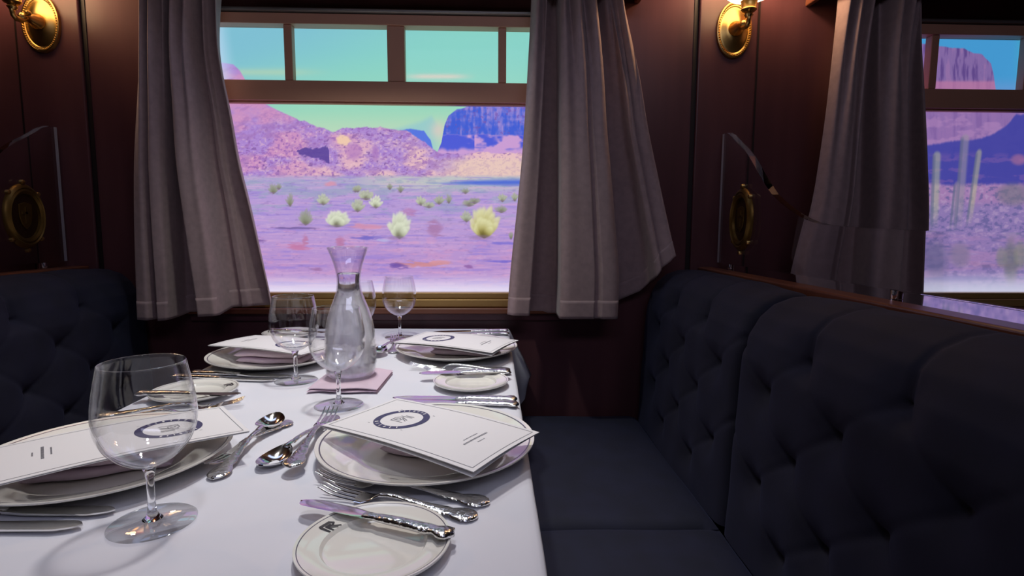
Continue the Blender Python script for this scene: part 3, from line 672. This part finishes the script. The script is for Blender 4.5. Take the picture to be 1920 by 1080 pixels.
dup(q1, (-.505, .952, TT), -.9, 'small bread plate on the left between the two dinner plates')
dup(q1, (-.530, 1.475, TT), -.9, 'small bread plate at the far left corner of the table')

# ------------------------------------------------------------------ napkins and menus
def soft_napkin(name, L, W_, layers, th, label, seed=0, taper=.0):
    r = np.random.default_rng(seed); b = MB()
    for k in range(layers):
        z0 = k*th; sh = (r.random()-.5)*.008; sw = 1-.05*k*taper; nu, nv = 24, 16; P = []
        for i in range(nu+1):
            row = []
            for j in range(nv+1):
                u = i/nu*2-1; a = 2*PI*j/(nv+1)
                cy = math.copysign(abs(math.cos(a))**.35, math.cos(a)); cz = math.copysign(abs(math.sin(a))**.7, math.sin(a))
                en = (1-abs(u)**14)**.5 if abs(u) < 1 else .02
                row.append((u*L/2*sw+sh, cy*W_/2*sw*(1+.04*math.sin(4*u+k))+.003*math.sin(5*u+seed+k), z0+th*.5+cz*th*.47*max(en, .05)+.0012*math.sin(3*u+k)*(k > 0)))
            P.append(row)
        N = len(b.v); b.grid(P, close_v=True); nn = nv+1
        b.f.append(tuple(N+j for j in range(nn))); b.mi.append(0); b.f.append(tuple(N+nu*nn+j for j in range(nn))[::-1]); b.mi.append(0)
    o = b.build(name, M['napkin'], None, smooth=60)
    return tag(o, label, 'napkin', 'folded lilac napkins')
NZ = TT+.0038
n1 = soft_napkin('napkin', .145, .066, 2, .0125, 'folded lilac napkin under the menu on the nearest right plate', 1); n1.location = (-.062, .690, NZ); n1.rotation_euler = (0, 0, math.radians(-22))
dup(n1, (-.455, .655, NZ), math.radians(200), 'folded lilac napkin under the menu on the nearest left plate')
dup(n1, (-.060, 1.250, NZ), math.radians(-15), 'folded lilac napkin under the menu on the far right plate')
dup(n1, (-.455, 1.185, NZ), math.radians(172), 'folded lilac napkin under the menu on the far left plate')
n5 = soft_napkin('napkin', .122, .138, 2, .0052, 'folded lilac napkin under the water carafe', 5); n5.location = (-.260, 1.028, TT); n5.rotation_euler = (0, 0, math.radians(-2))

def menu(label, curl=0.):
    r = thing('menu', label=label, cat='menu', group='printed menus on the plates')
    L, W_, n = .242, .131, 40
    def zc(x, y):      # cover surface
        return .0035+.0035*math.sin(PI*(x/L+.5))+.006*((y/W_)+.5)**2*.3+.0025*math.sin(PI*(y/W_+.5))*(.5+x/L)
    def sheet(b, zf, th, mi=0, L=L, W_=W_):
        P = [[(x, y, zf(x, y)) for y in np.linspace(-W_/2, W_/2, 12)] for x in np.linspace(-L/2, L/2, n)]
        Q = [[(x, y, z-th) for (x, y, z) in row] for row in P]
        N = len(b.v); b.grid(P, mi); b.grid(Q, mi); a = n*12
        def s_(i, j): b.f.append((N+i, N+j, N+a+j, N+a+i)); b.mi.append(mi)
        for i in range(n-1): s_(i*12, (i+1)*12); s_(i*12+11, (i+1)*12+11)
        for j in range(11): s_(j, j+1); s_((n-1)*12+j, (n-1)*12+j+1)
    b = MB(); sheet(b, zc, .0007); nb = len(b.f)
    def strip(pts, wd, mi, close=False):
        if close: pts = pts+[pts[0], pts[1]]
        Lf, Rt = [], []
        for k, p in enumerate(pts):
            a = Vector(pts[max(k-1, 0)]); c = Vector(pts[min(k+1, len(pts)-1)]); d = (c-a).normalized()
            q = Vector(p); nn = Vector((-d.y, d.x))*wd/2; l = q+nn; rr = q-nn
            Lf.append((l.x, l.y, zc(l.x, l.y)+.00025)); Rt.append((rr.x, rr.y, zc(rr.x, rr.y)+.00025))
        b.grid([Lf, Rt], mi)
    seg = lambda a, c, k=14: [(a[0]+(c[0]-a[0])*i/k, a[1]+(c[1]-a[1])*i/k) for i in range(k+1)]
    m = .006; x0, x1, y0, y1 = -L/2+m, L/2-m, -W_/2+m, W_/2-m
    for a, c in (((x0, y0), (x1, y0)), ((x1, y0), (x1, y1)), ((x1, y1), (x0, y1)), ((x0, y1), (x0, y0))): strip(seg(a, c, 20), .0008, 2)
    sx_, sr = -.046, .036     # the round seal
    for rad, wd in ((sr-.0044, .0086),):
        strip([(sx_+rad*math.cos(2*PI*k/72), rad*math.sin(2*PI*k/72)) for k in range(72)], wd, 1, True)
    for a0, a1, cnt in ((1.15, 2.45, 7), (3.95, 5.3, 6)):      # lettering-like pale marks round the band
        for k in range(cnt):
            a = a0+(a1-a0)*k/(cnt-1); ra, rb = sr-.0067, sr-.0022; wd = .0014 if k % 3 else .0024
            c_, s_ = math.cos(a), math.sin(a); tx, ty = -s_*wd/2, c_*wd/2
            V = [(sx_+ra*c_-tx, ra*s_-ty), (sx_+rb*c_-tx, rb*s_-ty), (sx_+rb*c_+tx, rb*s_+ty), (sx_+ra*c_+tx, ra*s_+ty)]
            b.add([(x, y, zc(x, y)+.0005) for x, y in V], [(0, 1, 2, 3)], 3)
    K = .0088
    for pts in ([(-1, -1), (1, -1)], [(-1, -.55), (.1, -.55)], [(-1, -1), (-1.1, .0), (-.8, .5), (-.2, .5), (.1, .1), (.1, -.55)], [(-.65, -.55), (-.65, 0), (-.3, .1), (-.1, -.2)], [(-.2, .5), (1., -.1)], [(.1, .1), (1, -.45)], [(-.9, .9), (1, .9)], [(-.4, 1.25), (1, 1.25)]):
        pp = [(sx_+p[0]*K*1.15, p[1]*K*1.1) for p in pts]; strip(seg(pp[0], pp[1], 3) if len(pp) == 2 else pp, .0013, 2)
    for rad, ang in ((sr+.005, .8), (sr+.005, -.8), (sr+.005, 2.35), (sr+.005, -2.35)):
        c_ = (sx_+rad*math.cos(ang), rad*math.sin(ang)); strip([(c_[0]-.0015, c_[1]), (c_[0]+.0015, c_[1])], .0008, 2)
    rr = random.Random(4)     # three short lines of small print across the lower end
    for x, half, hh in ((.066, .013, .0016), (.0735, .022, .0028), (.082, .007, .0014)):
        y = -half
        while y < half:
            wd = rr.uniform(.0012, .0026); strip([(x, y), (x, min(y+wd, half))], hh, 2); y += wd+.0009
    c = b.build('cover', [M['paper'], M['ink'], M['greyink'], M['paper']], r, smooth=60, recalc=False)
    for p in c.data.polygons:
        if p.index >= nb and p.normal.z < 0: p.flip()
    b = MB(); sheet(b, lambda x, y: zc(x, y)-.0014-.0045*max(0, (.5-(y/W_)))**1.2*(.35+.65*max(0, x/L+.5)), .0006, 0, L-.002, W_); b.build('inner_leaf', M['paper'], r, smooth=60)
    return r
MZ = TT+.0335
m1 = menu('open-edged white menu on the nearest right plate, round navy seal in full view'); m1.location = (-.079, .681, MZ); m1.rotation_euler = (0, 0, math.radians(-35.8))
dup(m1, (-.431, .653, MZ), label='white menu on the nearest left plate, half behind the big wine glass', rot=(0, 0, math.radians(218)))
dup(m1, (-.079, 1.228, MZ-.002), label='white menu on the far right plate near the window', rot=(0, 0, math.radians(-26.5)))
dup(m1, (-.462, 1.204, MZ-.002), label='white menu on the far left plate near the window', rot=(0, 0, math.radians(158)))

# ------------------------------------------------------------------ cutlery (tip at x=0, handle end at x=L)
def loft(b, st, n=14, mi=0):     # stations (x, halfwidth, halfthick, z)
    P = [[(x, hw*math.cos(2*PI*k/n), z+ht*math.sin(2*PI*k/n)) for k in range(n)] for (x, hw, ht, z) in st]
    N = len(b.v); b.grid(P, mi, close_v=True)
    b.f.append(tuple(N+k for k in range(n))); b.mi.append(mi); b.f.append(tuple(N+(len(P)-1)*n+k for k in range(n))[::-1]); b.mi.append(mi)
def handle_st(x0, L):            # king's pattern: waisted stem, shoulders, flared scroll end
    return [(x0+(L-x0)*t, hw*1.2, ht*1.15, z) for t, hw, ht, z in ((0, .0034, .0017, .0105), (.10, .0030, .0018, .0115), (.2, .0029, .0018, .0110), (.32, .0040, .0018, .0095), (.40, .0034, .0018, .0082), (.5, .0043, .0018, .0068), (.60, .0058, .0019, .0053),
            (.68, .0072, .0020, .0044), (.735, .0062, .0020, .0040), (.80, .0092, .0024, .0036), (.87, .0108, .0026, .0034), (.93, .0098, .0024, .0033), (.975, .0066, .0020, .0032), (1., .0022, .0012, .0030))]
def fork(L, label, cat='fork', group='ornate silver forks'):
    b = MB(); xt = L*.40
    loft(b, [(L*.245, .0098, .0009, .0050), (L*.26, .0118, .0011, .0042), (L*.30, .0118, .0012, .0036), (L*.345, .0085, .0014, .0058), (L*.37, .0052, .0016, .0085), (xt, .0034, .0017, .0105)])
    loft(b, handle_st(xt-.001, L), mi=1)
    for k in range(4):
        y = (-1.5+k)*.0062
        b.tube([(0, y*1.0, .0135), (.006, y, .0112), (L*.08, y, .0078), (L*.15, y, .0055), (L*.22, y, .0046), (L*.265, y, .0042)], [.0005, .0011, .0013, .0014, .0015, .0014], 8)
    o = b.build('fork', [M['silver'], M['silverorn']], None, smooth=55); return tag(o, label, cat, group)
def spoon(L, label, group='ornate silver spoons'):
    b = MB(); bl = L*.31; nu, nv = 26, 16; P = []; Q = []
    for i in range(nu+1):
        t = i/nu; x = bl*t; hw = .0205*L/.2*(math.sin(PI*min(1, t*.97+.015)))**.62*(1-.18*t); dp = .0085*math.sin(PI*t)**.8; rim = .0105-.004*math.sin(PI*t)+.002*t
        P.append([(x, hw*(-1+2*j/nv), rim-dp*(1-(-1+2*j/nv)**2)+.0006) for j in range(nv+1)]); Q.append([(x, hw*(-1+2*j/nv)*1.02, rim-dp*(1-(-1+2*j/nv)**2)-.0008) for j in range(nv+1)])
    N = len(b.v); b.grid(P); b.grid(Q); a = (nu+1)*(nv+1); nn = nv+1
    for i in range(nu):
        for j in (0, nv): b.f.append((N+i*nn+j, N+(i+1)*nn+j, N+a+(i+1)*nn+j, N+a+i*nn+j)); b.mi.append(0)
    loft(b, [(bl-.006, .0045, .0012, .0112), (bl, .0040, .0016, .0120), (bl+.012, .0032, .0017, .0118)]); loft(b, handle_st(bl+.011, L), mi=1)
    o = b.build('spoon', [M['silver'], M['silverorn']], None, smooth=60); return tag(o, label, 'spoon', group)
def knife(L, label, hw=.0095, group='ornate silver knives', frac=.52, flat=0.):
    r = thing('knife', label=label, cat='knife', group=group); b = MB(); xb = L*frac; st = []
    n = 22; P = []
    for i in range(n+1):
        t = i/n; x = xb*t; lo = -hw*.85*min(1, (t*9)**.5)*(1-.25*t); hi = hw*.95*min(1, (t*5)**.55)*(1-.30*sst(.75, 1, t)); th = .0009+.0006*t; z = .0042
        P.append([(x, lo, z), (x, (lo+hi)/2, z+th), (x, hi, z+th*.8), (x, hi, z-th*.8), (x, (lo+hi)/2, z-th)])
    b.grid(P, close_v=True); b.f.append((0, 1, 2, 3, 4)); b.mi.append(0); b.f.append(tuple(n*5+k for k in (4, 3, 2, 1, 0))); b.mi.append(0)
    b.build('blade', M['silver'], r, smooth=35)
    b = MB(); loft(b, [(xb-.003, .0050, .0022, .0044), (xb+.003, .0066, .0032, .0048), (xb+.008, .0050, .0030, .0048), (xb+.016, .0068, .0036, .0050), (xb+(L-xb)*.3, .0070, .0040, .0052), (xb+(L-xb)*.5, .0076, .0040, .0052), (xb+(L-xb)*.72, .0092, .0040, .0050),
            (xb+(L-xb)*.80, .0070, .0040, .0050), (xb+(L-xb)*.88, .0122, .0044, .0050), (xb+(L-xb)*.95, .0118, .0040, .0049), (L-.003, .0060, .0032, .0046), (L, .0020, .0016, .0044)], mi=0)
    b.build('handle', M['silverorn'], r, smooth=60)
    return r
def put(o, tip, end, z=TT, first=False, label=None, pitch=0, roll=0):
    a = math.atan2(end[1]-tip[1], end[0]-tip[0])
    if first:
        o.location = (tip[0], tip[1], z); o.rotation_euler = (roll, pitch, a); return o
    return dup(o, (tip[0], tip[1], z), label=label, rot=(roll, pitch, a))
CZ = TT-.0006
fk = fork(.205, 'large fork just in front of the nearest right plate, tines left'); put(fk, (-.197, .625), (-.006, .560), CZ, True)
fs = fork(.178, 'smaller fork tucked between the large fork and the nearest bread plate'); put(fs, (-.183, .588), (-.014, .530), CZ, True)
put(fk, (-.241, .832), (-.231, .630), CZ+.0055, label='dessert fork with tines toward the middle wine glass, crossed over a spoon', pitch=math.radians(-1.5))
put(fs, (-.337, .642), (-.301, .806), CZ, label='dessert fork lying under the left dessert spoon, tines toward the camera')
put(fk, (-.398, .896), (-.592, .846), CZ, label='large fork in front of the left bread plate, half behind the big wine glass')
put(fs, (-.418, .864), (-.590, .815), CZ, label='smaller fork behind the menu of the nearest left plate')
put(fk, (-.168, 1.128), (.030, 1.110), CZ, label='large fork between the far right plate and its bread plate')
put(fs, (-.140, 1.098), (.020, 1.086), CZ, label='smaller fork just behind the right bread plate')
put(fs, (-.250, 1.440), (-.226, 1.270), CZ, label='dessert fork near the far right menu, tines toward the window')
put(fs, (-.330, 1.190), (-.300, 1.350), CZ, label='dessert fork half hidden behind the water carafe')
put(fk, (-.395, 1.392), (-.628, 1.376), CZ, label='large fork beside the far left bread plate')
sp = spoon(.197, 'dessert spoon right of the nearest left plate, bowl catching warm light'); put(sp, (-.316, .818), (-.315, .622), CZ+.0045, True, pitch=math.radians(1))
put(sp, (-.270, .642), (-.238, .830), CZ, label='dessert spoon left of the nearest right plate, bowl toward the camera')
put(sp, (-.258, 1.215), (-.222, 1.425), CZ+.006, label='dessert spoon near the far right menu, dark bowl beside the carafe')
kb = knife(.172, 'butter knife laid across the nearest bread plate, blade bluish', .0112, frac=.46); put(kb, (-.192, .545), (-.035, .477), TT+.0098, True, roll=math.radians(-9))
put(kb, (-.137, 1.040), (.035, 1.052), TT+.0095, label='butter knife laid across the right bread plate')
put(kb, (-.411, .915), (-.582, .921), TT+.0095, label='butter knife laid across the left bread plate, dark blade pointing right')
put(kb, (-.425, 1.455), (-.610, 1.500), TT+.0095, label='butter knife laid across the far left bread plate')
kd = knife(.208, 'long knife at the left edge of the picture, in front of the nearest left plate', .0105); put(kd, (-.378, .552), (-.612, .560), CZ, True)
put(kd, (-.390, .524), (-.630, .529), CZ, label='second knife at the left edge, nearest the camera')
put(kd, (-.166, .921), (.040, .910), CZ, label='long knife right behind the nearest right plate')
put(kd, (-.164, .900), (.040, .882), CZ, label='second knife behind the nearest right plate, partly under its rim')
put(kd, (-.380, 1.062), (-.612, 1.100), CZ, label='long knife in front of the far left plate')
put(kd, (-.402, 1.036), (-.598, 1.066), CZ, label='second knife in front of the far left plate')
put(kd, (-.162, 1.508), (.040, 1.535), CZ, label='long knife at the far right corner of the table')
put(kd, (-.160, 1.460), (.043, 1.490), CZ, label='second knife at the far right corner, half under the far menu')

# ------------------------------------------------------------------ wine glasses and carafe
def wine_glass(label):
    r = thing('wine_glass', label=label, cat='wine glass', group='stemmed wine glasses')
    outp = [(.0, .0565), (.006, .0572), (.016, .0605), (.028, .069), (.037, .080), (.0425, .094), (.0440, .106), (.0430, .122), (.0405, .138), (.0375, .152), (.0362, .1590)]
    inn = [(max(0, x-.0011), z+(.0018 if i < 4 else .0004)) for i, (x, z) in enumerate(outp[:-1])]+[(.0354, .1590)]
    def dense(pr):
        P = np.array(pr); t = np.concatenate([[0], np.cumsum(np.hypot(*np.diff(P, axis=0).T))]); out = []
        for s in np.linspace(0, t[-1], 40): out.append((float(np.interp(s, t, P[:, 0])), float(np.interp(s, t, P[:, 1]))))
        k = np.array(out)
        for _ in range(3): k[1:-1] = (k[:-2]+2*k[1:-1]+k[2:])/4
        return [tuple(q) for q in k]
    o_, i_ = dense(outp), dense(inn)
    b = MB(); b.lathe(o_+[(.0359, .1596)]+i_[::-1], 64); b.build('bowl', M['glass'], r, smooth=True)
    b = MB(); b.lathe([(0, .0565), (.0065, .0565), (.0048, .052), (.0036, .044), (.0033, .030), (.0036, .016), (.0055, .008), (.009, .0045), (0, .0045)], 32)
    b.build('stem', M['solidglass'], r, smooth=60)
    b = MB(); b.lathe([(0, .0044), (.010, .0044), (.022, .0028), (.0370, .0016), (.0385, .0008), (.0375, 0), (0, 0)], 56)
    b.build('foot', M['footglass'], r, smooth=50)
    return r
g1 = wine_glass('nearest wine glass, large in the picture, left of the near cutlery'); g1.location = (-.330, .533, TT)
dup(g1, (-.366, 1.042, TT), label='wine glass left of the water carafe')
dup(g1, (-.247, .893, TT), label='wine glass standing right in front of the water carafe')
dup(g1, (-.240, 1.455, TT), label='wine glass farthest back, by the window sill')
dup(g1, (-.318, 1.330, TT), label='wine glass half hidden behind the left side of the carafe')
r = thing('water_carafe', (-.262, 1.035, TT+.0108), label='glass carafe of chilled water on a folded lilac napkin', cat='carafe')
prof = [(0, 0), (.038, 0), (.0445, .004), (.0462, .012), (.0468, .030), (.0462, .060), (.0440, .088), (.0405, .108), (.034, .128), (.027, .145), (.0225, .158), (.0208, .172), (.0215, .188), (.0250, .206), (.0305, .222), (.0355, .234), (.0368, .238)]
P = np.array(prof); t = np.concatenate([[0], np.cumsum(np.hypot(*np.diff(P, axis=0).T))]); dn = np.array([(np.interp(s, t, P[:, 0]), np.interp(s, t, P[:, 1])) for s in np.linspace(0, t[-1], 70)])
for _ in range(4): dn[3:-1] = (dn[2:-2]+2*dn[3:-1]+dn[4:])/4
inn = [(max(0, x-.0018), z+(.002 if x < .044 and z < .01 else 0)) for x, z in dn]
b = MB(); b.lathe([tuple(q) for q in dn]+[(.0362, .2392)]+inn[::-1], 64); b.build('glass_body', M['glass'], r, smooth=True)
wt = [(max(0, x-.0024), z+(.003 if z < .01 else 0)) for x, z in dn if z < .192]
b = MB(); b.lathe(wt+[(wt[-1][0]*.9, .1925), (0, .1925)], 64); b.build('water', M['water'], r, smooth=50)
